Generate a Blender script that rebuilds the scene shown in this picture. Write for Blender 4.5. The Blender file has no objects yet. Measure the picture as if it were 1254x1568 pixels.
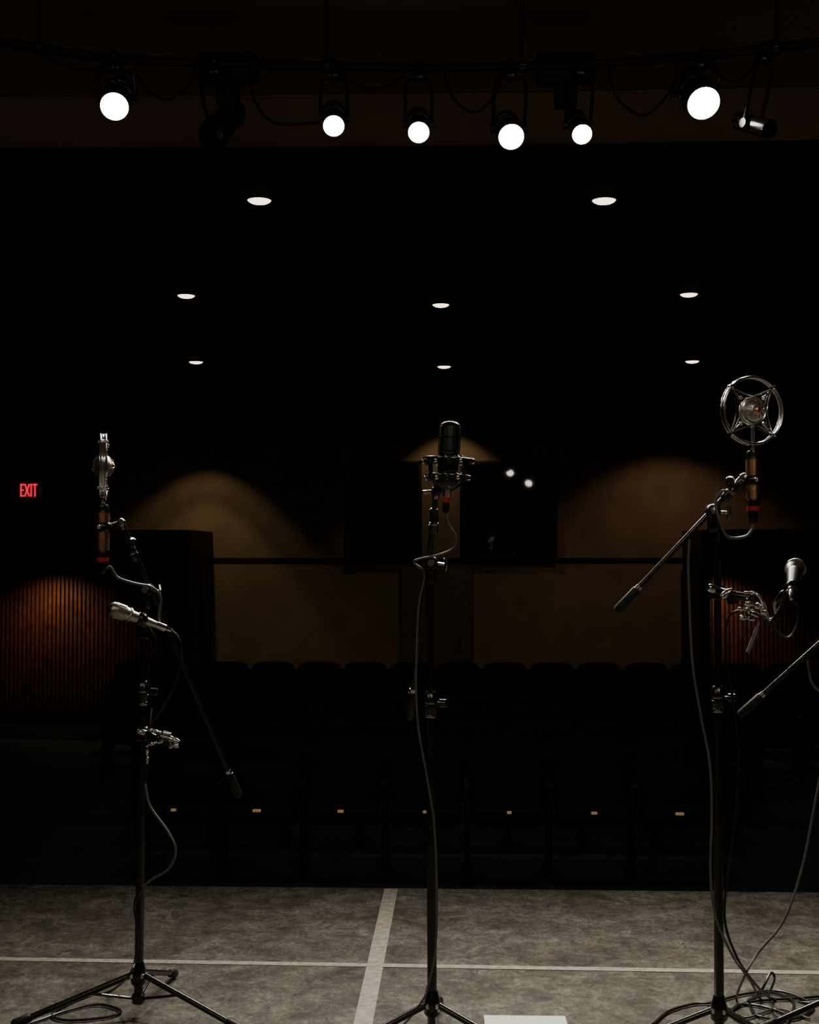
import bpy, bmesh, math, random
from mathutils import Vector, Matrix
random.seed(4)
scene = bpy.context.scene
F = 2000.0; H = 1.28
YAW = math.atan(78/F); PIT = math.atan(66/F)
fw = Vector((-math.sin(YAW)*math.cos(PIT), math.cos(YAW)*math.cos(PIT), math.sin(PIT)))
rt = Vector((math.cos(YAW), math.sin(YAW), 0)); up = rt.cross(fw)
CAM = Vector((0, 0, H))
def W(x, y, D):
    "survey helper: bearing read from the photo + true distance down the hall (m) -> room position"
    d = fw + rt*((x-627)/F) + up*((784-y)/F)
    return CAM + d*(D/d.y)
def G(x, y, z=0.006):
    d = fw + rt*((x-627)/F) + up*((784-y)/F)
    return CAM + d*((z-H)/d.z)

# ------------------------------------------------------------ materials
def mat(name, col, rough=0.5, metal=0.0, var=0.15, scale=30.0, emis=None, estr=0.0, spec=0.5):
    m = bpy.data.materials.new(name); m.use_nodes = True
    nt = m.node_tree; b = nt.nodes['Principled BSDF']
    b.inputs['Metallic'].default_value = metal
    b.inputs['Specular IOR Level'].default_value = spec
    tc = nt.nodes.new('ShaderNodeTexCoord'); n = nt.nodes.new('ShaderNodeTexNoise')
    n.inputs['Scale'].default_value = scale; n.inputs['Detail'].default_value = 4
    nt.links.new(tc.outputs['Object'], n.inputs['Vector'])
    r = nt.nodes.new('ShaderNodeValToRGB')
    r.color_ramp.elements[0].position = .3; r.color_ramp.elements[1].position = .7
    r.color_ramp.elements[0].color = tuple(c*(1-var) for c in col)+(1,)
    r.color_ramp.elements[1].color = tuple(min(1, c*(1+var)) for c in col)+(1,)
    nt.links.new(n.outputs['Fac'], r.inputs['Fac']); nt.links.new(r.outputs['Color'], b.inputs['Base Color'])
    mr = nt.nodes.new('ShaderNodeMapRange')
    dr = min(.06, rough*.4)
    mr.inputs['To Min'].default_value = max(0, rough-dr); mr.inputs['To Max'].default_value = min(1, rough+dr)
    nt.links.new(n.outputs['Fac'], mr.inputs['Value']); nt.links.new(mr.outputs['Result'], b.inputs['Roughness'])
    if emis:
        b.inputs['Emission Color'].default_value = emis+(1,); b.inputs['Emission Strength'].default_value = estr
    return m
BLK = mat('black_painted_steel', (.008, .008, .009), .22, 0.0, spec=.8)
MATTE = mat('matte_black', (.007, .007, .007), .5)
CHR = mat('chrome', (.88, .87, .84), .15, 1.0, .05)
GOLD = mat('copper_gold', (.80, .44, .22), .32, 1.0, .08)
NICK = mat('nickel_mesh', (.55, .53, .49), .38, 1.0, .4, 900)
RED = mat('red_band', (.55, .03, .015), .4)
RUB = mat('rubber_cable', (.018, .018, .018), .34)
GREYC = mat('grey_cable', (.12, .115, .105), .42)
SEAT = mat('seat_upholstery', (.016, .019, .019), .9, spec=.25)
SEATP = mat('seat_plastic', (.010, .010, .010), .5, spec=.3)
BRASS_GLINT = mat('brass_plate_glint', (.8, .5, .2), .3, 0.4, .1, 20, (1, .62, .25), .16)  # faint emission added to the brass imitates light glinting off the plates
TAPE = mat('tape_cream', (.36, .32, .265), .65, 0, .3, 45)
PAPER = mat('paper_white', (.85, .86, .85), .7, 0, .03)
WALL = mat('wall_paint_tan', (.28, .205, .125), .85, 0, .12, 3)
WALLD = mat('wall_paint_dark', (.05, .038, .03), .9, 0, .1, 3)
CEIL = mat('ceiling_black', (.028, .025, .021), .9, 0, .2, 5)
SCEIL = mat('stage_ceiling_brown', (.34, .215, .145), .9, 0, .12, 2)
CARP = mat('carpet_teal', (.018, .040, .042), .95, 0, .2, 40)
GLASS = mat('booth_glass', (.002, .002, .002), .02, 0, .1, 5, spec=.6)
TRIM = mat('dark_trim', (.012, .010, .009), .5)
WOOD = mat('slat_wood', (.26, .12, .05), .5, 0, .4, 12)
EXITR = mat('exit_red', (.3, 0, .01), .5, 0, .05, 10, (1, .0, .04), 1.0)
DOWNL = mat('downlight_lens', (.9, .85, .75), .5, 0, .05, 10, (1, .82, .56), 4)

def floor_mat():
    m = bpy.data.materials.new('scuffed_stage_vinyl'); m.use_nodes = True
    nt = m.node_tree; L = nt.links; b = nt.nodes['Principled BSDF']
    tc = nt.nodes.new('ShaderNodeTexCoord')
    def noise(sc, stretch, det=8, rough=.65, rot=0):
        mp = nt.nodes.new('ShaderNodeMapping'); mp.inputs['Scale'].default_value = stretch; mp.inputs['Rotation'].default_value = (0, 0, rot)
        n = nt.nodes.new('ShaderNodeTexNoise'); n.inputs['Scale'].default_value = sc; n.inputs['Detail'].default_value = det
        n.inputs['Roughness'].default_value = rough; n.inputs['Distortion'].default_value = .8
        L.new(tc.outputs['Object'], mp.inputs['Vector']); L.new(mp.outputs['Vector'], n.inputs['Vector']); return n
    def ramp(n, p0, c0, p1, c1):
        r = nt.nodes.new('ShaderNodeValToRGB'); e = r.color_ramp.elements
        e[0].position = p0; e[0].color = c0+(1,); e[1].position = p1; e[1].color = c1+(1,); L.new(n.outputs['Fac'], r.inputs['Fac']); return r
    def mix(a, c, mode='MULTIPLY', f=1):
        mx = nt.nodes.new('ShaderNodeMixRGB'); mx.blend_type = mode
        if isinstance(f, (int, float)): mx.inputs[0].default_value = f
        else: L.new(f.outputs[0], mx.inputs[0])
        L.new(a.outputs[0], mx.inputs[1])
        if isinstance(c, tuple): mx.inputs[2].default_value = c
        else: L.new(c.outputs[0], mx.inputs[2])
        return mx
    a = noise(3.2, (1, 1.3, 1), 10, .72); c = noise(14, (1, .9, 1), 10, .8, .3)
    s = noise(6, (1, 2.6, 1), 14, .9, -.2); s2 = noise(9, (3, 1, 1), 14, .9, .5); fine = noise(55, (1, .8, 1), 6, .8)
    base = ramp(a, .38, (.060, .049, .038), .62, (.140, .131, .115))
    x = mix(base, ramp(c, .40, (.50, .47, .43), .62, (1.5, 1.47, 1.40)))
    x = mix(x, ramp(fine, .38, (.62, .62, .62), .62, (1.4, 1.4, 1.4)))
    x = mix(x, (.34, .32, .28, 1), 'MIX', ramp(s, .56, (0, 0, 0), .64, (.6, .6, .6)))
    x = mix(x, (.30, .29, .26, 1), 'MIX', ramp(s2, .60, (0, 0, 0), .68, (.5, .5, .5)))
    L.new(x.outputs[0], b.inputs['Base Color'])
    rr = nt.nodes.new('ShaderNodeMapRange'); rr.inputs['To Min'].default_value = .42; rr.inputs['To Max'].default_value = .8
    L.new(c.outputs['Fac'], rr.inputs['Value']); L.new(rr.outputs[0], b.inputs['Roughness'])
    bp = nt.nodes.new('ShaderNodeBump'); bp.inputs['Strength'].default_value = .25; bp.inputs['Distance'].default_value = .005
    L.new(c.outputs['Fac'], bp.inputs['Height']); L.new(bp.outputs[0], b.inputs['Normal'])
    b.inputs['Specular IOR Level'].default_value = .3
    return m
VINYL = floor_mat()

# ------------------------------------------------------------ mesh builder
def catmull(pts, n=6, closed=False):
    P = [Vector(p) for p in pts]
    if len(P) < 3: return P
    out = []; N = len(P); rng = N if closed else N-1
    for i in range(rng):
        if closed: p0, p1, p2, p3 = P[i-1], P[i], P[(i+1) % N], P[(i+2) % N]
        else:
            p1, p2 = P[i], P[i+1]; p0 = P[i-1] if i > 0 else p1*2-p2; p3 = P[i+2] if i+2 < N else p2*2-p1
        for k in range(n):
            t = k/n
            out.append(.5*((2*p1)+(p2-p0)*t+(2*p0-5*p1+4*p2-p3)*t*t+(3*p1-p0-3*p2+p3)*t**3))
    if not closed: out.append(P[-1])
    return out
class B:
    def __init__(s): s.bm = bmesh.new(); s.mats = []
    def mi(s, m):
        if m not in s.mats: s.mats.append(m)
        return s.mats.index(m)
    def skin(s, rings, m, cap=True, closed=False):
        i = s.mi(m); n = len(rings[0]); R = len(rings)
        for a in range(R if closed else R-1):
            r0, r1 = rings[a], rings[(a+1) % R]
            for k in range(n):
                try:
                    f = s.bm.faces.new((r0[k], r0[(k+1) % n], r1[(k+1) % n], r1[k])); f.material_index = i; f.smooth = True
                except ValueError: pass
        if cap and not closed:
            for r in (rings[0][::-1], rings[-1]):
                try: f = s.bm.faces.new(r); f.material_index = i; f.smooth = True
                except ValueError: pass
    def tube(s, pts, r, m, seg=10, smooth=True, n=6, closed=False):
        P = catmull(pts, n, closed) if smooth else [Vector(p) for p in pts]
        N = len(P); rr = r if isinstance(r, (list, tuple)) else [r, r]
        t0 = (P[1]-P[0]).normalized(); a = t0.orthogonal().normalized(); rings = []
        for i, p in enumerate(P):
            if closed: t = (P[(i+1) % N]-P[i-1]).normalized()
            else: t = (P[min(i+1, N-1)]-P[max(i-1, 0)]).normalized()
            a = (a-t*a.dot(t)).normalized(); b = t.cross(a)
            q = i/(N-1)*(len(rr)-1); j = min(int(q), len(rr)-2); rad = rr[j]+(rr[j+1]-rr[j])*(q-j)
            rings.append([s.bm.verts.new(p+(a*math.cos(2*math.pi*k/seg)+b*math.sin(2*math.pi*k/seg))*rad) for k in range(seg)])
        s.skin(rings, m, closed=closed)
    def lathe(s, p0, p1, prof, m, seg=24):
        "prof: (distance fraction, radius)"
        p0, p1 = Vector(p0), Vector(p1); t = (p1-p0); d = t.normalized(); a = d.orthogonal().normalized(); b = d.cross(a)
        rings = [[s.bm.verts.new(p0+t*f+(a*math.cos(2*math.pi*k/seg)+b*math.sin(2*math.pi*k/seg))*max(r, 1e-4)) for k in range(seg)] for f, r in prof]
        s.skin(rings, m)
    def torus(s, c, nrm, R, ra, rb, m, seg=48, sub=10):
        "ra radial half thickness, rb axial half thickness"
        c = Vector(c); n = Vector(nrm).normalized(); a = n.orthogonal().normalized(); b = n.cross(a); rings = []
        for i in range(seg):
            th = 2*math.pi*i/seg; o = a*math.cos(th)+b*math.sin(th)
            rings.append([s.bm.verts.new(c+o*(R+ra*math.cos(2*math.pi*k/sub))+n*rb*math.sin(2*math.pi*k/sub)) for k in range(sub)])
        s.skin(rings, m, closed=True)
    def box(s, c, size, m, rot=None, bev=0.0):
        M = Matrix.Translation(Vector(c)) @ (rot.to_4x4() if rot else Matrix.Identity(4)) @ Matrix.Diagonal((size[0], size[1], size[2], 1))
        r = bmesh.ops.create_cube(s.bm, size=1, matrix=M); vs = r['verts']; i = s.mi(m)
        fs = {f for v in vs for f in v.link_faces}
        for f in fs: f.material_index = i
        if bev:
            es = list({e for v in vs for e in v.link_edges})
            q = bmesh.ops.bevel(s.bm, geom=es, offset=bev, segments=2, affect='EDGES', profile=.5)
            for f in q['faces']: f.material_index = i
    def sphere(s, c, r, m, scale=(1, 1, 1), rot=None, u=20, v=14):
        M = Matrix.Translation(Vector(c)) @ (rot.to_4x4() if rot else Matrix.Identity(4)) @ Matrix.Diagonal((scale[0], scale[1], scale[2], 1))
        q = bmesh.ops.create_uvsphere(s.bm, u_segments=u, v_segments=v, radius=r, matrix=M); i = s.mi(m)
        for f in {f for v_ in q['verts'] for f in v_.link_faces}: f.material_index = i; f.smooth = True
    def poly(s, pts, m, ext):
        "closed outline extruded along ext"
        i = s.mi(m); e = Vector(ext)
        a = [s.bm.verts.new(Vector(p)) for p in pts]; b = [s.bm.verts.new(Vector(p)+e) for p in pts]; n = len(a)
        for f in [s.bm.faces.new(a[::-1]), s.bm.faces.new(b)]+[s.bm.faces.new((a[k], a[(k+1) % n], b[(k+1) % n], b[k])) for k in range(n)]:
            f.material_index = i; f.smooth = True
    def done(s, name):
        bmesh.ops.recalc_face_normals(s.bm, faces=s.bm.faces[:])
        me = bpy.data.meshes.new(name); s.bm.to_mesh(me); s.bm.free()
        for m in s.mats: me.materials.append(m)
        me.set_sharp_from_angle(angle=math.radians(40))
        o = bpy.data.objects.new(name, me); scene.collection.objects.link(o); return o
def slab(name, lo, hi, m, bev=0):
    b = B(); lo, hi = Vector(lo), Vector(hi); b.box((lo+hi)/2, hi-lo, m, bev=bev); return b.done(name)

# ------------------------------------------------------------ room
FZ = -0.87; YB = 17.4; HC = 3.5; SC = 3.78
slab('stage_floor', (-5.2, -2.0, -.9), (5.2, 5.06, 0), VINYL)
slab('floor', (-6.6, 5.06, FZ-.1), (6.6, YB+.2, FZ), CARP)
slab('wall_back', (-6.6, YB, FZ), (6.6, YB+.2, SC+.2), WALL)
slab('wall_left', (-6.8, -2.2, FZ-.1), (-6.6, YB+.2, SC+.2), WALLD)
slab('wall_right', (6.6, -2.2, FZ-.1), (6.8, YB+.2, SC+.2), WALLD)
slab('wall_front', (-6.8, -2.4, FZ-.1), (6.8, -2.2, SC+.2), WALLD)
slab('ceiling', (-6.6, 7.2, HC), (6.6, YB, HC+.12), CEIL)
slab('ceiling_stage', (-6.6, -2.2, SC), (6.6, 7.2, SC+.12), SCEIL)
b = B()   # curved fascia between stage ceiling and house ceiling
pts = [(-6.6+13.2*i/24, 6.98-.30*(abs(i-12)/12)**2) for i in range(25)]
b.poly([(x, y, HC-.015) for x, y in pts]+[(6.6, 7.6, HC-.015), (-6.6, 7.6, HC-.015)], SCEIL, (0, 0, SC-HC+.01))
b.poly([(x, y-.004, HC-.02) for x, y in pts]+[(6.6, 7.62, HC-.02), (-6.6, 7.62, HC-.02)], CEIL, (0, 0, .005))
b.done('trim_1')
zr = W(400, 857, YB).z
b = B()
xl, xr = W(290, 857, YB).x, W(1077, 857, YB).x
b.box(((xl+xr)/2, YB-.008, zr), (xr-xl, .016, .05), TRIM, bev=.003); b.done('trim_2')
def window(name, x0, x1, y0, y1):
    a = W(x0, y0, YB); c = W(x1, y1, YB); b = B(); f = .05
    cx, cz, w, h = (a.x+c.x)/2, (a.z+c.z)/2, c.x-a.x, a.z-c.z
    b.box((cx, YB-.02, cz), (w-.04, .015, h-.04), GLASS)
    for sx in (-1, 1): b.box((cx+sx*(w/2-f/2), YB-.02, cz), (f, .04, h), TRIM, bev=.004)
    for sz in (-1, 1): b.box((cx, YB-.02, cz+sz*(h/2-f/2)), (w, .04, f), TRIM, bev=.004)
    b.box((cx, YB-.02, cz-h/2-.015), (w+.04, .04, .03), TRIM, bev=.004)
    return b.done(name)
window('window_1', 538, 646, 706, 856); window('window_2', 704, 853, 706, 856)
b = B(); a = W(616, 864, YB); c = W(722, 1000, YB)   # dark door below the booth
b.box(((a.x+c.x)/2, YB-.012, (a.z-.02+FZ)/2), (c.x-a.x, .02, a.z-.02-FZ), mat('door_brown', (.17, .125, .08), .6))
for x in (a.x, c.x): b.box((x, YB-.016, (a.z-.02+FZ)/2), (.04, .03, a.z-.02-FZ), mat('door_frame', (.13, .095, .06), .6))
b.box(((a.x+c.x)/2+.3, YB-.04, FZ+1.0), (.02, .04, .14), TRIM, bev=.004); b.done('door_1')
def vest(sfx, x0, x1, inner):
    b = B(); yf, ys = 15.9, 16.6; ye = YB-.01
    b.box(((x0+x1)/2, (yf+ye)/2, 1.33), (x1-x0, ye-yf, .52), TRIM)                     # header
    b.box(((x0+x1)/2, ys+.05, (FZ+1.07)/2), (x1-x0, .1, 1.07-FZ), TRIM)
    n = int((x1-x0)/.055)
    for i in range(n):
        x = x0+.03+i*.055
        b.box((x, ys-.02, (FZ+.2+1.07)/2), (.036, .045, 1.07-FZ-.2), WOOD, bev=.006)
    b.box(((x0+x1)/2, ys-.03, FZ+.1), (x1-x0, .07, .2), TRIM, bev=.005)               # kick board
    b.box((inner, (yf+ye)/2, (FZ+1.07)/2), (.1, ye-yf, 1.07-FZ), TRIM)
    return b.done('slat_wood_vestibule'+sfx)
vest('', -6.55, W(290, 850, 15.9).x, W(290, 850, 15.9).x-.05)
vest('.001', W(1077, 850, 15.9).x, 6.55, W(1077, 850, 15.9).x+.03)
slab('baseboard_back', (W(290, 850, 15.9).x, YB-.03, FZ), (-1.0, YB, FZ+.12), TRIM)
slab('baseboard_back.001', (.5, YB-.03, FZ), (W(1077, 850, 15.9).x, YB, FZ+.12), TRIM)

# exit sign
b = B(); c = W(46, 751, YB)
b.box((c.x, YB-.03, c.z), (.34, .06, .24), TRIM, bev=.01)
h, w, t = .175, .045, .024; x = c.x-.112; y = YB-.068
def bar(cx, cz, sx, sz, ang=0): b.box((cx, y, cz), (sx, .012, sz), EXITR, rot=Matrix.Rotation(ang, 3, 'Y') if ang else None)
bar(x+.01, c.z, t, h); [bar(x+.027, c.z+dz, .05, t) for dz in (-h/2+t/2, 0, h/2-t/2)]
bar(x+.092, c.z, t, h*1.03, .36); bar(x+.092, c.z, t, h*1.03, -.36)
bar(x+.148, c.z, t, h)
bar(x+.20, c.z, t, h); bar(x+.20, c.z+h/2-t/2, .065, t)
b.done('exit_sign')

# ceiling downlights
dl = [(397, 310), (925, 310), (285, 455), (675, 469), (1055, 453), (300, 556), (680, 563), (1060, 555)]
def add_spot(name, loc, e, col, size, blend, soft, d=None):
    l = bpy.data.lights.new(name, 'SPOT'); l.energy = e; l.color = col; l.spot_size = size; l.spot_blend = blend; l.shadow_soft_size = soft
    o = bpy.data.objects.new(name, l); o.location = loc
    if d is not None: o.rotation_euler = Vector(d).to_track_quat('-Z', 'Y').to_euler()
    scene.collection.objects.link(o); return o
for i, (x, y) in enumerate(dl):
    d = fw+rt*((x-627)/F)+up*((784-y)/F); p = CAM+d*((HC-.02-H)/d.z)
    b = B(); R = .073+.005*(p.y > 12)
    b.torus((p.x, p.y, HC-.004), (0, 0, 1), R+.012, .014, .008, MATTE, 32, 8)
    b.lathe((p.x, p.y, HC), (p.x, p.y, HC-.030), [(0, R), (.2, R), (.45, R*.93), (.75, R*.72), (.93, R*.4), (1, R*.1)], DOWNL, 28)
    b.done('recessed_downlight')
    add_spot('downlight_lamp', (p.x, p.y, HC-.06), 17, (1, .85, .65), 1.9, 1, .06)
b = B(); d = fw+rt*((655-627)/F)+up*((784-300)/F); p = CAM+d*((HC-.01-H)/d.z)
for k in range(4): b.torus((p.x, p.y, HC-.015-.008*k), (0, 0, 1), .30-.07*k, .018, .010, MATTE, 40, 6)
b.sphere((p.x, p.y, HC-.02), .05, MATTE, (1, 1, .3)); b.done('ceiling_air_vent')

# ------------------------------------------------------------ auditorium seats
def seat_into(b, X, Y, z0, plate):
    M = Vector((X, Y, z0)); w = .25
    ol = []
    for i in range(13):
        a = math.pi*i/12; sx = math.cos(a)
        ol.append((w*(abs(sx)**.6)*(1 if sx >= 0 else -1), .80+.085*(math.sin(a)**.7 if math.sin(a) > 0 else 0)))
    ol = [(w*.92, .42)]+ol+[(-w*.92, .42)]
    b.poly([M+Vector((x, .10+(z-.4)*.22, z)) for x, z in ol], SEAT, (0, .05, .0))
    b.poly([M+Vector((x*.86, .07+(z-.4)*.22, .44+(z-.42)*.9)) for x, z in ol], SEAT, (0, .04, 0))
    b.box(M+Vector((0, .0, .52)), (.46, .09, .38), SEAT, rot=Matrix.Rotation(-.22, 3, 'X'), bev=.03)
    if plate:
        b.box(M+Vector((0, -.12, .44)), (.46, .34, .09), SEAT, bev=.03)
        b.box(M+Vector((.0, -.285, .478)), (plate*.05, .016, .018), BRASS_GLINT, bev=.004)
def arm_into(b, X, Y, z0):
    b.box((X, Y-.02, z0+.62), (.055, .34, .035), SEATP, bev=.012)
    b.box((X, Y+.02, z0+.32), (.035, .24, .58), SEATP, bev=.01)
    b.box((X, Y+.02, z0+.02), (.07, .34, .04), SEATP, bev=.01)
for r in range(8):
    Y = 8.85+r*.92; n = 7+round(r*8/7); X0 = -.235+.03*r; b = B(); z0 = FZ
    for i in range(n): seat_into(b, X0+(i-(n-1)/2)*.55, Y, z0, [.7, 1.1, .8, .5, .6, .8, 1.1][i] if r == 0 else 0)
    for i in range(n+1): arm_into(b, X0+(i-n/2)*.55, Y, z0)
    b.done('theater_seat_row')

# ------------------------------------------------------------ lighting rig
pipe_px = [(-60, 52, 5.42), (60, 74, 5.50), (180, 90, 5.58), (350, 97, 5.68), (500, 101, 5.74), (650, 104, 5.78), (800, 101, 5.76), (930, 96, 5.70), (1080, 85, 5.62), (1190, 73, 5.54), (1330, 55, 5.44)]
pipe = [W(*q) for q in pipe_px]
b = B(); b.tube(pipe, .019, MATTE, 12)
for i in (1, 4, 6, 9): b.tube([pipe[i], Vector((pipe[i].x, pipe[i].y, SC))], .008, MATTE, 8); b.torus(pipe[i], (1, 0, 0), .026, .006, .02, BLK, 16, 6)
def pipe_at(x):
    for a, c in zip(pipe_px, pipe_px[1:]):
        if a[0] <= x <= c[0]:
            t = (x-a[0])/(c[0]-a[0]); return (x, a[1]+(c[1]-a[1])*t, a[2]+(c[2]-a[2])*t)
def drape(x0, x1, sag):
    _, y0, d0 = pipe_at(x0); _, y1, d1 = pipe_at(x1)
    b.tube([W(x0, y0+4, d0-.03), W(x0+(x1-x0)*.12, y0+sag*.6, d0-.03), W((x0+x1)/2, (y0+y1)/2+sag, (d0+d1)/2-.03), W(x1-(x1-x0)*.12, y1+sag*.6, d1-.03), W(x1, y1+4, d1-.03)], .006, MATTE, 6)
for q in ((205, 300, 60), (680, 770, 70), (520, 620, 34), (930, 1040, 85), (1090, 1160, 45), (60, 170, 24)): drape(*q)
b.tube([W(380, 100, 5.68), W(388, 150, 5.66), W(420, 188, 5.66), W(490, 188, 5.66)], .006, MATTE, 6)
b.done('lighting_pipe')
b = B(); RY = -.5; RZ = 3.70   # second pipe upstage, behind the camera
b.tube([(-4.5, RY, RZ), (4.5, RY, RZ)], .021, BLK, 12, smooth=False)
for x in (-3.8, -1.3, 1.0, 3.8): b.tube([(x, RY, RZ), (x, RY, SC)], .012, BLK, 8, smooth=False)
b.done('lighting_pipe.001')

def spotlight(c, P0, R, col, power, aim, on=True, L=.24, cone=104, name='stage_spotlight', soft=.05, estr=45):
    c = Vector(c); P0 = Vector(P0); d = (Vector(aim)-c).normalized(); b = B(); back = c-d*L
    b.lathe(back, c+d*.03, [(0, R*.35), (.02, R*.7), (.12, R*.95), (.3, R*1.05), (.31, R*1.15), (.34, R*1.15), (.35, R*1.05), (.6, R*1.08), (.62, R*1.2), (.97, R*1.22), (1, R*1.2), (1, R*1.08), (.9, R*1.06)], BLK, 28)
    for k in (.1, .15, .2, .25): b.torus(back+(c-back)*k, d, R*1.0, .006, .003, BLK, 24, 6)
    b.torus(back+(c-back)*.5, d, R*1.1, .004, .006, CHR if on else BLK, 24, 6)
    if on:
        lens = mat('lamp_lens', (1, 1, 1), .4, 0, .0, 5, col, estr)
        b.lathe(c+d*.0, c+d*.038, [(0, R*1.07), (.5, R*1.05), (.8, R*.7), (1, R*.1)], lens, 28)
    else: b.lathe(c-d*.006, c+d*.012, [(0, R*1.05), (.3, R*1.0), (.7, R*.7), (1, R*.1)], BLK, 28)
    m = c-d*(L*.45); sd = d.cross(Vector((0, 0, 1))).normalized(); top = P0-Vector((0, 0, .055)); w = R*1.35
    b.tube([m-sd*w, m-sd*w*1.02+(top-m)*.7, top-sd*w*.7, top+sd*w*.7, m+sd*w*1.02+(top-m)*.7, m+sd*w], .008, BLK, 8, n=5)
    for s_ in (-1, 1): b.lathe(m+sd*w*s_*.8, m+sd*w*s_*1.2, [(0, .014), (.6, .014), (.62, .02), (1, .02)], BLK, 12)
    b.box(P0-Vector((0, 0, .035)), (.05, .055, .05), BLK, bev=.008)
    b.torus(P0, (1, 0, 0), .028, .008, .018, BLK, 20, 8)
    b.lathe(P0-Vector((0, .02, .03)), P0-Vector((0, .075, .03)), [(0, .006), (.6, .006), (.62, .014), (1, .014)], BLK, 10)
    b.done(name)
    if on: add_spot('spot_beam', c+d*.075, power, col, math.radians(cone), 1, soft, d)
def lamp(x, y, rpx, col, power, aim, **k):
    P0 = W(*pipe_at(x)); D = P0.y-.06; spotlight(W(x, y, D), P0, rpx/F*D, col, power, aim, **k)
lamp(176, 160, 20, (1, .86, .68), 125, (-.9, 1.6, .3), cone=104)
lamp(511, 190, 15, (1, .90, .72), 130, (-.2, 1.8, .5), cone=104)
lamp(641, 200, 15, (.82, .92, 1), 120, (0, 1.8, .5), cone=104)
lamp(782, 207, 18, (1, .92, .76), 210, (.5, 1.6, .5), cone=104)
lamp(890, 203, 14, (.95, 1, .82), 130, (.8, 1.8, .5), cone=104)
lamp(1075, 155, 23, (1, .90, .74), 320, (1.5, 1.7, .3), cone=104)
lamp(1172, 196, 12, (1, 1, 1), 0, (2.6, 3.2, 1.8), on=False, L=.2)
lamp(328, 205, 19, (1, 1, 1), 0, (-1.5, 3.0, 1.2), on=False, L=.34)
wc = (1, .90, .76)
def rear(x, z, e, aim): spotlight((x, RY+.05, z), (x, RY, RZ), .085, wc, e, aim, cone=46, soft=.07, L=.18, estr=26)
rear(1.34, 3.50, 32, (1.1, 3.4, 1.0)); rear(1.84, 3.22, 32, (.6, 3.4, .9)); rear(-.55, 3.42, 24, (-.2, 3.4, .9)); rear(-3.2, 3.42, 42, (-1.0, 3.6, .9))  # the last two, left of centre, are unseen lamps added as front fill
b = B()
for x in (345, 868):
    p = W(*pipe_at(x)); b.box(p+Vector((0, .07, .0)), (.26, .09, .13), MATTE, bev=.01); b.box(p+Vector((0, .07, -.10)), (.10, .07, .14), MATTE, bev=.01)
b.done('rig_dimmer_box')

def wash(x, s, tops, col=(1, .74, .42), e=30, blend=.3):
    X = W(x, 760, YB).x
    for zt, en in tops: add_spot('wall_wash_lamp', (X, YB-s, HC-.05), e*en, col, 2*math.atan(s/(HC-.05-zt)), blend, .012)
    b = B(); b.torus((X, YB-s, HC-.004), (0, 0, 1), .07, .012, .006, MATTE, 24, 6); b.done('wall_wash_can')
wash(318, .90, [(2.46, .85), (2.06, 1.1)], blend=.3)
wash(1020, 1.1, [(2.64, .75), (2.25, .3)], (1, .66, .42), blend=.4)
wash(690, .56, [(2.90, .7)], blend=.4)
for x, e in ((78, 10), (1098, 8)):
    p = W(x, 900, 16.25); add_spot('vestibule_lamp', (p.x, 16.02, 1.02), e, (1, .52, .24), 2.3, 1, .05, (0, .45, -.89))

# ------------------------------------------------------------ floor marks
b = B(); c = G(602, 1355, 0); e = G(553, 1568, 0); a0 = (c+e)/2
b.box((a0.x, 2.4, .0006), (.052, 5.3, .0012), TAPE); b.done('floor_tape')
b = B(); y0 = G(0, 1466, 0); y1 = G(1254, 1487, 0); ym = G(640, 1480, 0).y
b.box((0, ym, .0012), (8.0, .034, .0012), TAPE, rot=Matrix.Rotation(math.atan((y1.y-y0.y)/(y1.x-y0.x)), 3, 'Z')); b.done('floor_tape')
b = B(); p = G(804, 1557, 0); b.box((p.x, p.y-.15, .0025), (.225, .30, .002), PAPER, rot=Matrix.Rotation(.01, 3, 'Z')); b.done('paper_sheet')

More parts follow.
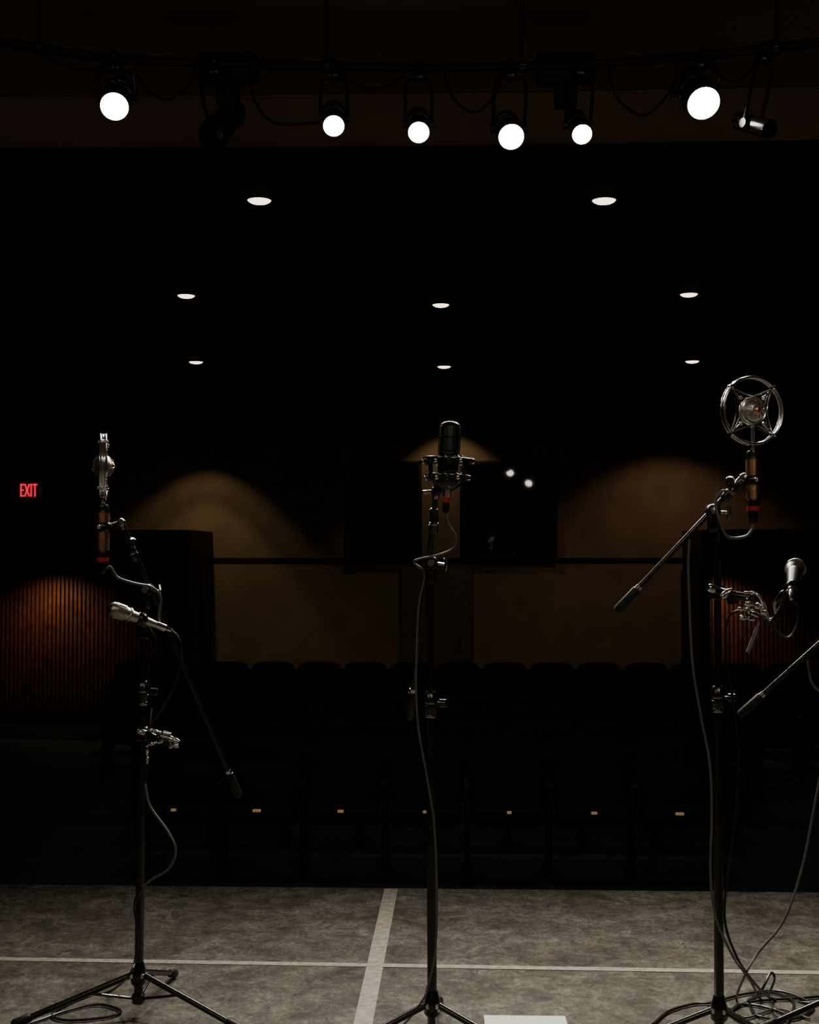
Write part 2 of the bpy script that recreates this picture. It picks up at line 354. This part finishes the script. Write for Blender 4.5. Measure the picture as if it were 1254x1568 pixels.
# ------------------------------------------------------------ microphone stands
def clutch(b, p, d, r, L=.055, knob=None):
    p = Vector(p); d = Vector(d).normalized()
    b.lathe(p-d*L/2, p+d*L/2, [(0, r*1.0), (.05, r*1.25), (.35, r*1.45), (.4, r*1.2), (.5, r*1.2), (.55, r*1.55), (.9, r*1.45), (1, r)], BLK, 16)
    b.torus(p, d, r*1.3, .0015, .003, CHR, 20, 6)
    if knob is not None:
        k = Vector(knob).normalized(); b.lathe(p+k*r, p+k*(r+.035), [(0, .004), (.4, .004), (.42, .011), (.9, .011), (1, .007)], BLK, 14)
def stand(name, base, top, midf, angs, R=.33, hub=.115, boom=None, rlo=.0125, rhi=.0092, bent=None):
    b = B(); B0 = Vector((base[0], base[1], .035)); T = Vector(top); ax = (T-B0)
    Mv = B0+ax*midf; d = ax.normalized()
    b.tube([B0, Mv], rlo, BLK, 16, smooth=False); b.tube([Mv, T], rhi, BLK, 14, smooth=False)
    clutch(b, Mv, d, .012, .06, (1, -.3, 0)); b.torus(Mv-d*.035, d, .0135, .002, .004, CHR, 20, 6)
    hb = Vector((base[0], base[1], hub))
    b.lathe(hb-Vector((0, 0, .03)), hb+Vector((0, 0, .035)), [(0, .015), (.1, .021), (.5, .023), (.7, .019), (1, .014)], BLK, 18)
    b.lathe(B0, B0+Vector((0, 0, .03)), [(0, .010), (.1, .018), (.8, .018), (1, .012)], BLK, 18)
    for a in angs:
        a = math.radians(a); o = Vector((math.cos(a), math.sin(a), 0)); f = Vector((base[0], base[1], 0))+o*R+Vector((0, 0, .014))
        s0 = hb+o*.02; b.tube([s0, s0+(f-s0)*.97], .0085, BLK, 12, smooth=False)
        b.lathe(s0+(f-s0)*.86, f+(f-s0).normalized()*.008, [(0, .0095), (.1, .0125), (.85, .013), (1, .008)], MATTE, 14)
        m = s0+(f-s0)*.38; lo = B0+o*.012+Vector((0, 0, .015))
        b.tube([lo, m], .004, BLK, 8, smooth=False); b.lathe(s0-o.cross(Vector((0, 0, 1)))*.014, s0+o.cross(Vector((0, 0, 1)))*.014, [(0, .006), (1, .006)], CHR, 10)
    if boom:
        A, C, Pv = (Vector(v) for v in boom); dd = (C-A).normalized()
        if bent: b.tube([A, Vector(bent), C], .0072, BLK, 12, n=8)
        else: b.tube([A, C], .0072, BLK, 12, smooth=False)
        e2 = (C-Vector(bent)).normalized() if bent else dd
        b.lathe(C-e2*.07, C+e2*.012, [(0, .0075), (.05, .0115), (.9, .012), (1, .008)], MATTE, 14)
        b.lathe(C-e2*.078, C-e2*.068, [(0, .009), (1, .009)], CHR, 14)
        b.lathe(A-dd*.012, A+dd*.02, [(0, .006), (.2, .0095), (1, .0095)], CHR, 14)
        side = Vector((0, -1, 0))
        b.lathe(Pv-side*.022, Pv+side*.022, [(0, .016), (.1, .019), (.45, .019), (.5, .015), (.55, .019), (.9, .019), (1, .016)], BLK, 20)
        b.lathe(Pv+side*.02, Pv+side*.028, [(0, .011), (1, .009)], CHR, 16)
        b.lathe(Pv-Vector((0, 0, .055)), Pv-Vector((0, 0, .008)), [(0, .010), (.1, .014), (.5, .014), (1, .011)], BLK, 16)
        k = Vector((1, -.35, -.1)).normalized()
        b.tube([Pv+k*.012, Pv+k*.04], .004, CHR, 8, smooth=False)
        b.tube([Pv+k*.04-Vector((0, 0, .018)), Pv+k*.043, Pv+k*.04+Vector((0, 0, .018))], [.004, .006, .004], CHR, 8)
        clutch(b, A+(Pv-A)*.45, (Pv-A).normalized(), .0085, .05, (0, -.4, 1))
    return b.done(name)
DL = 3.64
bl = W(212, 1500, DL); tl = W(221, 925, DL)
stand('microphone_stand', (bl.x, bl.y), tl, .78, (200, 338, 85), boom=(W(186, 800, 3.56), W(364, 1215, 3.80), W(225, 903, DL-.02)))
DC = 3.43
bc = W(662, 1538, DC); tc_ = W(658, 880, DC)
stand('microphone_stand.001', (bc.x, bc.y), tc_, .72, (207, 332, 88), boom=(W(668, 752, 3.36), W(627, 1095, 3.56), W(660, 862, DC-.005)), bent=W(655, 868, 3.43))
DR = 3.42
br = W(1101, 1538, DR); tr = W(1098, 800, DR)
stand('microphone_stand.002', (br.x, br.y), tr, .66, (190, 322, 80), boom=(W(1138, 731, 3.42), W(948, 931, 3.42), W(1091, 783, DR)))
bf = W(1345, 1488, 3.68)
stand('microphone_stand.003', (bf.x, bf.y), W(1345, 930, 3.68), .5, (197, 317, 77), boom=(W(1440, 818, 3.62), W(1137, 1091, 3.66), W(1343, 905, 3.66)), R=.36)

# ------------------------------------------------------------ ring microphones
def ring_mic(name, C, ang, R=.084):
    b = B(); a = math.radians(ang); n = Vector((math.sin(a), -math.cos(a), 0)); s = Vector((math.cos(a), math.sin(a), 0)); z = Vector((0, 0, 1)); C = Vector(C)
    b.torus(C+n*.007, n, R, .0038, .0035, CHR, 64, 10); b.torus(C-n*.007, n, R, .0038, .0035, CHR, 64, 10); b.torus(C, n, R+.0005, .0018, .008, CHR, 64, 8)
    cor = []
    for k in (45, 135, 225, 315):
        t = math.radians(k); o = s*math.cos(t)+z*math.sin(t); oo = C+o*R; ii = C+o*.048
        b.lathe(oo-n*.014, oo+n*.014, [(0, .004), (.1, .006), (.9, .006), (1, .004)], CHR, 12)
        b.tube([oo, ii], .003, CHR, 8, smooth=False); cor.append((oo, ii, o)); b.sphere(ii, .006, CHR)
    for k in range(4):
        p, q = cor[k], cor[(k+1) % 4]; mid = (p[2]+q[2]).normalized()
        b.tube([p[0]*.93+C*.07, C+mid*.038+n*.01, q[0]*.93+C*.07], .0018, CHR, 6)
        b.tube([p[0]*.93+C*.07-n*.01, C+mid*.041-n*.01, q[0]*.93+C*.07-n*.01], .0018, BLK, 6)
    b.lathe(C-n*.026, C+n*.026, [(0, .006), (.08, .017), (.2, .026), (.3, .030), (.31, .033), (.38, .033), (.39, .031), (.61, .031), (.62, .033), (.69, .033), (.7, .030), (.8, .026), (.92, .017), (1, .006)], NICK, 32)
    for o_ in (-.009, .009): b.torus(C+n*o_, n, .0335, .0025, .0025, CHR, 40, 8)
    for sg in (-1, 1): b.sphere(C+n*.017*sg, .0145, GOLD)
    for k in range(5): b.torus(C, s*math.cos(k*math.pi/5)+z*math.sin(k*math.pi/5), .0300, .0008, .0008, CHR, 32, 5)
    b.tube([C-z*.032, C-z*(R+.001)], .005, CHR, 10, smooth=False)
    def seg(z0, z1, prof, m): b.lathe(C-z*z0, C-z*z1, prof, m, 28)
    seg(.088, .104, [(0, .006), (.2, .010), (.7, .010), (1, .007)], CHR)
    seg(.102, .120, [(0, .009), (.2, .015), (.5, .0165), (.55, .014), (.75, .014), (.8, .0185), (1, .0185)], BLK)
    seg(.120, .126, [(0, .019), (1, .019)], CHR)
    seg(.126, .228, [(0, .0182), (1, .0182)], GOLD)
    seg(.228, .233, [(0, .019), (1, .019)], CHR)
    seg(.233, .247, [(0, .0175), (.5, .016), (1, .0155)], BLK)
    seg(.247, .259, [(0, .0165), (1, .0155)], RED)
    seg(.259, .292, [(0, .013), (.4, .0125), (.8, .010), (1, .006)], BLK)
    for k in range(6): b.box(C-z*(.14+.013*k)+n*.0178, (.003, .003, .007), BLK)
    return b.done(name)
CR = W(1152, 629, 3.40); ring_mic('ring_microphone', CR, 19, .0865)
CL = W(158, 714, 3.50); ring_mic('ring_microphone.001', CL, 104, .086)
def clip(name, c, r, A, nrm=(0, 0, 1)):
    b = B(); c = Vector(c); A = Vector(A)
    b.torus(c, nrm, r, .004, .012, BLK, 28, 8); d = (c-A).normalized()
    b.tube([A-d*.012, c-d*r], [.006, .0085, .007], BLK, 10); b.lathe(A-Vector((0, .014, 0)), A+Vector((0, .014, 0)), [(0, .009), (.1, .011), (.9, .011), (1, .009)], CHR, 14)
    b.tube([c+Vector((0, -r, 0)), c+Vector((0, -r-.022, 0))], .003, CHR, 8, smooth=False); b.sphere(c+Vector((0, -r-.024, 0)), .006, CHR)
    return b.done(name)
clip('microphone_clip', CR-Vector((0, 0, .180)), .0205, W(1138, 731, 3.42))
clip('microphone_clip.001', CL-Vector((0, 0, .165)), .0205, W(186, 800, 3.56))

# ------------------------------------------------------------ centre condenser + shock mount
b = B(); c0 = W(685, 735, 3.34); c1 = W(690, 645, 3.34); d = (c1-c0).normalized(); r = .0275
b.lathe(c0, c1, [(0, r*.5), (.02, r*.85), (.06, r*.95), (.42, r*.97), (.43, r*1.02), (.47, r*1.02), (.48, r)], MATTE, 32)
b.lathe(c0+(c1-c0)*.48, c1, [(0, r*.98), (.78, r*.98), (.9, r*.88), (.97, r*.62), (1, r*.2)], mat('dark_grille', (.035, .035, .035), .45, .6, .5, 1200), 32)
for f in (.48, .72, .93): b.torus(c0+(c1-c0)*f, d, r*(1.0 if f < .9 else .88), .0016, .0022, BLK, 36, 6)
for k in range(10):
    a = 2*math.pi*k/10; o = Vector((math.cos(a), math.sin(a), 0)); b.tube([c0+(c1-c0)*.49+o*r, c0+(c1-c0)*.9+o*r*.99], .0009, BLK, 5, smooth=False)
b.lathe(c0-d*.045, c0, [(0, .008), (.1, .0105), (.9, .0105), (1, .012)], CHR, 20)
b.lathe(c0-d*.058, c0-d*.045, [(0, .0085), (1, .0105)], RED, 20)
b.lathe(c0-d*.085, c0-d*.058, [(0, .005), (.3, .009), (1, .009)], BLK, 20)
b.done('condenser_microphone')
b = B(); m0 = c0+(c1-c0)*.34; m1 = c0+(c1-c0)*.06; Rb = .063
for mm, RR in ((m0, Rb), (m1, Rb*.86)):
    b.torus(mm, d, RR, .0035, .0055, BLK, 48, 8); b.torus(mm+d*.001, d, .030, .0025, .006, BLK, 36, 8)
N = 12; s1 = Vector((1, 0, 0)); s2 = Vector((0, 1, 0))
for mm, RR, dz in ((m0, Rb, .010), (m1, Rb*.86, .008)):
    zz = []
    for k in range(2*N):
        a = math.pi*k/N; rad = RR if k % 2 == 0 else .033; zz.append(mm+(s1*math.cos(a)+s2*math.sin(a))*rad+d*(dz if k % 2 else -.004))
        if k % 2 == 0: b.sphere(zz[-1], .0075, BLK if k % 4 else CHR, u=10, v=8)
    for k in range(2*N): b.tube([zz[k], zz[(k+1) % (2*N)]], .0024, MATTE, 6, smooth=False)
for k in range(4):
    a = math.pi*(k/2+.25); o = s1*math.cos(a)+s2*math.sin(a)
    b.tube([m0+o*Rb, (m0+m1)/2+o*(Rb*1.0), m1+o*Rb*.88, m1-d*.016+o*Rb*.62, m1-d*.026], .0048, BLK, 8)
b.lathe(m1-d*.036, m1-d*.008, [(0, .014), (.25, .026), (.6, .036), (1, .040)], BLK, 24)
sv = W(668, 752, 3.36); b.lathe(sv+Vector((0, -.02, 0)), sv+Vector((0, .02, 0)), [(0, .010), (.1, .013), (.9, .013), (1, .010)], BLK, 16)
b.tube([m1-d*.03, (m1-d*.03+sv)/2, sv], .007, BLK, 10)
b.tube([sv, sv+Vector((-.035, -.01, -.004))], [.004, .006], CHR, 8, smooth=False)
b.done('shock_mount')

# ------------------------------------------------------------ handheld mics
rh = .0255; mh, mt = W(1218, 870, 3.42), W(1213, 906, 3.31)
b = B(); d = (mt-mh).normalized()
b.lathe(mh-d*rh, mh+d*rh*.95, [(0, rh*.12), (.04, rh*.42), (.12, rh*.68), (.26, rh*.90), (.42, rh*.99), (.5, rh), (.5, rh*1.03), (.56, rh*1.03), (.57, rh*.98), (.75, rh*.93), (1, rh*.72)], NICK, 28)
b.torus(mh, d, rh*1.0, .0018, .0028, CHR, 32, 8)
b.lathe(mh+d*rh*.9, mt, [(0, rh*.78), (.04, rh*.80), (.1, rh*.78), (.9, rh*.50), (.97, rh*.46), (1, rh*.3)], mat('mic_handle_grey', (.025, .025, .027), .4, .2), 24)
b.lathe(mt-d*.002, mt+d*.04, [(0, .0095), (.5, .0095), (.8, .007), (1, .004)], CHR, 18)
b.done('dynamic_microphone')
lh, lt = W(175, 933, 3.50), W(240, 957, 3.58)
b = B(); d = (lt-lh).normalized()
b.lathe(lh-d*.016, lt, [(0, .008), (.03, .0155), (.07, .0195), (.14, .0215), (.30, .0215), (.31, .0195), (.38, .0185), (.39, .0205), (.42, .0205), (.44, .0155), (.62, .0145), (.9, .0105), (.97, .010), (1, .006)], NICK, 28)
for k in range(12):
    a = 2*math.pi*k/12; s1 = d.orthogonal().normalized(); s2 = d.cross(s1); o = s1*math.cos(a)+s2*math.sin(a)
    b.tube([lh+d*.004+o*.0215, lh+d*.026+o*.0215], .0012, CHR, 5, smooth=False)
b.lathe(lt-d*.004, lt+d*.05, [(0, .0095), (.1, .0105), (.55, .0105), (.6, .008), (1, .0045)], CHR, 18)
b.done('pencil_microphone')
b = B(); q = W(222, 950, 3.56)
b.torus(lh+(lt-lh)*.62, d, .0165, .0035, .012, BLK, 24, 8); b.tube([lh+(lt-lh)*.62+Vector((0, 0, -.016)), q+Vector((0, .01, -.015)), W(221, 965, DL-.02)], .0075, BLK, 10)
b.lathe(W(221, 978, DL), W(221, 955, DL), [(0, .014), (.1, .018), (.9, .018), (1, .014)], BLK, 18)
b.done('microphone_clip.002')

# ------------------------------------------------------------ clamps
def cl(name, fn, D):
    b = B(); fn(b, lambda x, y, dd=0: W(x, y, D+dd)); return b.done(name)
def clampR(b, p):
    b.lathe(p(1098, 918), p(1098, 896), [(0, .016), (.1, .020), (.9, .020), (1, .016)], BLK, 18)
    b.lathe(p(1084, 899, -.03), p(1096, 903, -.02), [(0, .008), (.2, .011), (.8, .011), (1, .006)], CHR, 12)
    b.tube([p(1096, 903, -.02), p(1120, 911, -.05), p(1150, 915, -.07)], [.010, .013, .010], BLK, 12)
    b.lathe(p(1104, 915, -.05), p(1122, 903, -.05), [(0, .006), (.3, .010), (.7, .010), (1, .006)], CHR, 12)
    b.lathe(p(1120, 905, -.05), p(1122, 925, -.05), [(0, .012), (.5, .015), (1, .012)], BLK, 14)
    for a, c_, r_ in (((1128, 930), (1152, 936), .007), ((1132, 945), (1155, 948), .006), ((1140, 922), (1168, 930), .008), ((1150, 938), (1180, 948), .007), ((1143, 915), (1150, 945), .007)):
        b.lathe(p(*a, -.08), p(*c_, -.07), [(0, r_*.6), (.1, r_), (.35, r_), (.4, r_*.6), (.6, r_*.6), (.65, r_*1.1), (1, r_*.8)], CHR, 12)
    b.sphere(p(1152, 940, -.07), .012, BLK); b.sphere(p(1170, 936, -.075), .010, CHR); b.sphere(p(1150, 912, -.07), .010, BLK)
    b.tube([p(1163, 950, -.08), p(1155, 975, -.09), p(1145, 999, -.1)], [.004, .0065, .0055], GREYC, 10)
    b.tube([p(1140, 908, -.07), p(1158, 909, -.08), p(1170, 925, -.08), p(1178, 948, -.08), p(1188, 942, -.09), p(1186, 925, -.1), p(1196, 910, -.11), p(1208, 905, -.12)], .0042, CHR, 10)
    b.lathe(p(1182, 958, -.08), p(1198, 925, -.1), [(0, .004), (.1, .007), (.5, .008), (.6, .006), (1, .004)], BLK, 12)
    b.lathe(p(1190, 922, -.1), p(1203, 905, -.12), [(0, .006), (.2, .010), (.8, .010), (1, .006)], BLK, 12)
    b.torus(mh+(mt-mh)*.8, (mt-mh).normalized(), .0155, .0035, .010, BLK, 20, 8)
cl('microphone_clamp_arm', clampR, DR)
def clampL(b, p):
    b.lathe(p(218, 1134), p(218, 1112), [(0, .015), (.1, .019), (.9, .019), (1, .015)], BLK, 18)
    b.lathe(p(210, 1119, -.03), p(232, 1125, -.02), [(0, .005), (.2, .008), (.6, .008), (.7, .004), (1, .004)], CHR, 12)
    b.tube([p(222, 1122, -.02), p(245, 1132, -.05), p(262, 1138, -.06)], [.009, .010, .007], BLK, 12)
    for a, c_, r_ in (((228, 1118), (262, 1124), .005), ((240, 1126), (270, 1132), .006), ((258, 1130), (274, 1137), .009), ((258, 1143), (274, 1141), .007), ((226, 1140), (250, 1134), .006), ((225, 1142), (225, 1170), .005)):
        b.lathe(p(*a, -.06), p(*c_, -.06), [(0, r_*.6), (.1, r_), (.35, r_), (.4, r_*.6), (.6, r_*.6), (.65, r_*1.1), (1, r_*.8)], CHR, 12)
    b.sphere(p(243, 1130, -.06), .011, BLK); b.tube([p(232, 1084, -.01), p(229, 1110, -.02), p(226, 1118, -.02)], .004, CHR, 8)
cl('microphone_clamp_arm.001', clampL, DL)

# ------------------------------------------------------------ cables
def cable(pts, m=RUB, r=.0036, name='microphone_cable', seg=8):
    b = B(); b.tube(pts, r, m, seg, n=8); return b.done(name)
TL = CL-Vector((0, 0, .29))
cable([TL, W(168, 868, 3.5), W(180, 884, 3.51), W(205, 893, 3.54), (W(232, 899, 3.58)), W(246, 915, 3.60), W(243, 945, 3.6), W(248, 965, 3.6)], GREYC)
cable([lt+(lt-lh).normalized()*.045, W(271, 973, 3.6), W(278, 990, 3.6), W(276, 1020, 3.62), W(262, 1060, 3.62), W(242, 1095, 3.62), W(230, 1115, 3.61), W(228, 1160, 3.61), W(222, 1200, 3.61)], RUB, .003)
cable([W(222, 1200, 3.61), W(230, 1235, 3.6), W(258, 1275, 3.58), W(269, 1303, 3.57), W(258, 1330, 3.59), W(232, 1347, 3.61), W(218, 1358, 3.61)], GREYC, .0036)
cable([W(218, 1358, 3.61), W(206, 1385, 3.61), W(211, 1430, 3.61), W(207, 1470, 3.6), W(196, 1495, 3.58)]+[G(165, 1520), G(120, 1530), G(80, 1552), G(100, 1562), G(160, 1558), G(185, 1548), G(150, 1538), G(100, 1548), G(60, 1562), G(20, 1575)], RUB, .0038)
cable([W(228, 960, 3.62), W(240, 985, 3.62), W(229, 1010, 3.62), W(226, 1050, 3.62)], RUB, .003)
cable([c0-Vector((0, 0, .085)), W(686, 800, 3.34), W(698, 822, 3.35), W(693, 840, 3.37), W(670, 850, 3.39), W(642, 856, 3.40), W(634, 862, 3.42), W(650, 880, 3.43), W(641, 930, 3.43), W(637, 1030, 3.42), W(640, 1110, 3.41), W(652, 1180, 3.40), W(664, 1255, 3.40), W(668, 1330, 3.40), W(669, 1400, 3.40), W(666, 1460, 3.40), W(655, 1510, 3.39), W(645, 1535, 3.38), G(610, 1575), G(560, 1590)], GREYC, .0030)
TR = CR-Vector((0, 0, .29))
cable([TR, W(1151, 812, 3.4), W(1140, 822, 3.4), W(1115, 822, 3.39), W(1103, 800, 3.38), W(1096, 770, 3.38), W(1105, 752, 3.38), W(1125, 756, 3.39)], GREYC, .0038)
cable([W(1056, 826, 3.40), W(1054, 860, 3.4), W(1056, 930, 3.4), W(1061, 1020, 3.39), W(1074, 1100, 3.39), W(1087, 1170, 3.39), W(1090, 1250, 3.39), W(1088, 1330, 3.39), W(1095, 1400, 3.39), W(1120, 1460, 3.36), W(1148, 1500, 3.37), G(1165, 1530), G(1195, 1560)], GREYC, .0034)
cable([mt+(mt-mh).normalized()*.03, W(1221, 930, 3.30), W(1221, 955, 3.3), W(1208, 976, 3.3), W(1190, 966, 3.31), W(1168, 945, 3.32), W(1135, 935, 3.36), W(1114, 950, 3.38), W(1112, 1000, 3.39), W(1122, 1070, 3.39), W(1131, 1150, 3.39), W(1126, 1250, 3.39), W(1114, 1340, 3.39), W(1110, 1410, 3.39), W(1128, 1465, 3.37), W(1155, 1505, 3.4), G(1185, 1530), G(1240, 1536)], RUB, .0036)
cable([W(1236, 1010, 3.64), W(1243, 1045, 3.64), W(1262, 1075, 3.62), W(1262, 1150, 3.6), W(1248, 1230, 3.6), W(1228, 1330, 3.6), W(1200, 1410, 3.58), W(1160, 1460, 3.56), W(1140, 1495, 3.52), G(1128, 1530), G(1140, 1558), G(1190, 1545), G(1240, 1560)], GREYC, .0034)
cable([G(1000, 1568), G(1025, 1548), G(1062, 1537), G(1090, 1535), G(1140, 1522), G(1195, 1518), G(1245, 1540), G(1215, 1560), G(1160, 1555), G(1150, 1530), G(1180, 1520), G(1215, 1535), G(1200, 1580)], RUB, .0038)
cable([G(1145, 1532), W(1165, 1518, 3.62), W(1180, 1490, 3.64), W(1186, 1500, 3.66), G(1176, 1525)], RUB, .0034)
cable([G(1110, 1555), G(1135, 1538), G(1175, 1543), G(1205, 1556), G(1180, 1568), G(1140, 1566), G(1120, 1550), G(1150, 1534), G(1230, 1528), G(1290, 1522)], RUB, .0038)

# ------------------------------------------------------------ camera, world
cd = bpy.data.cameras.new('camera'); cam = bpy.data.objects.new('camera', cd); scene.collection.objects.link(cam)
cam.location = CAM; cam.rotation_euler = (math.pi/2+PIT, 0, YAW)
cd.sensor_fit = 'VERTICAL'; cd.sensor_height = 36; cd.sensor_width = 28.8; cd.lens = 36*F/1568; cd.clip_start = .05
scene.camera = cam
w = bpy.data.worlds.new('dark_hall'); scene.world = w; w.use_nodes = True
w.node_tree.nodes['Background'].inputs[0].default_value = (.5, .55, .6, 1); w.node_tree.nodes['Background'].inputs[1].default_value = .004
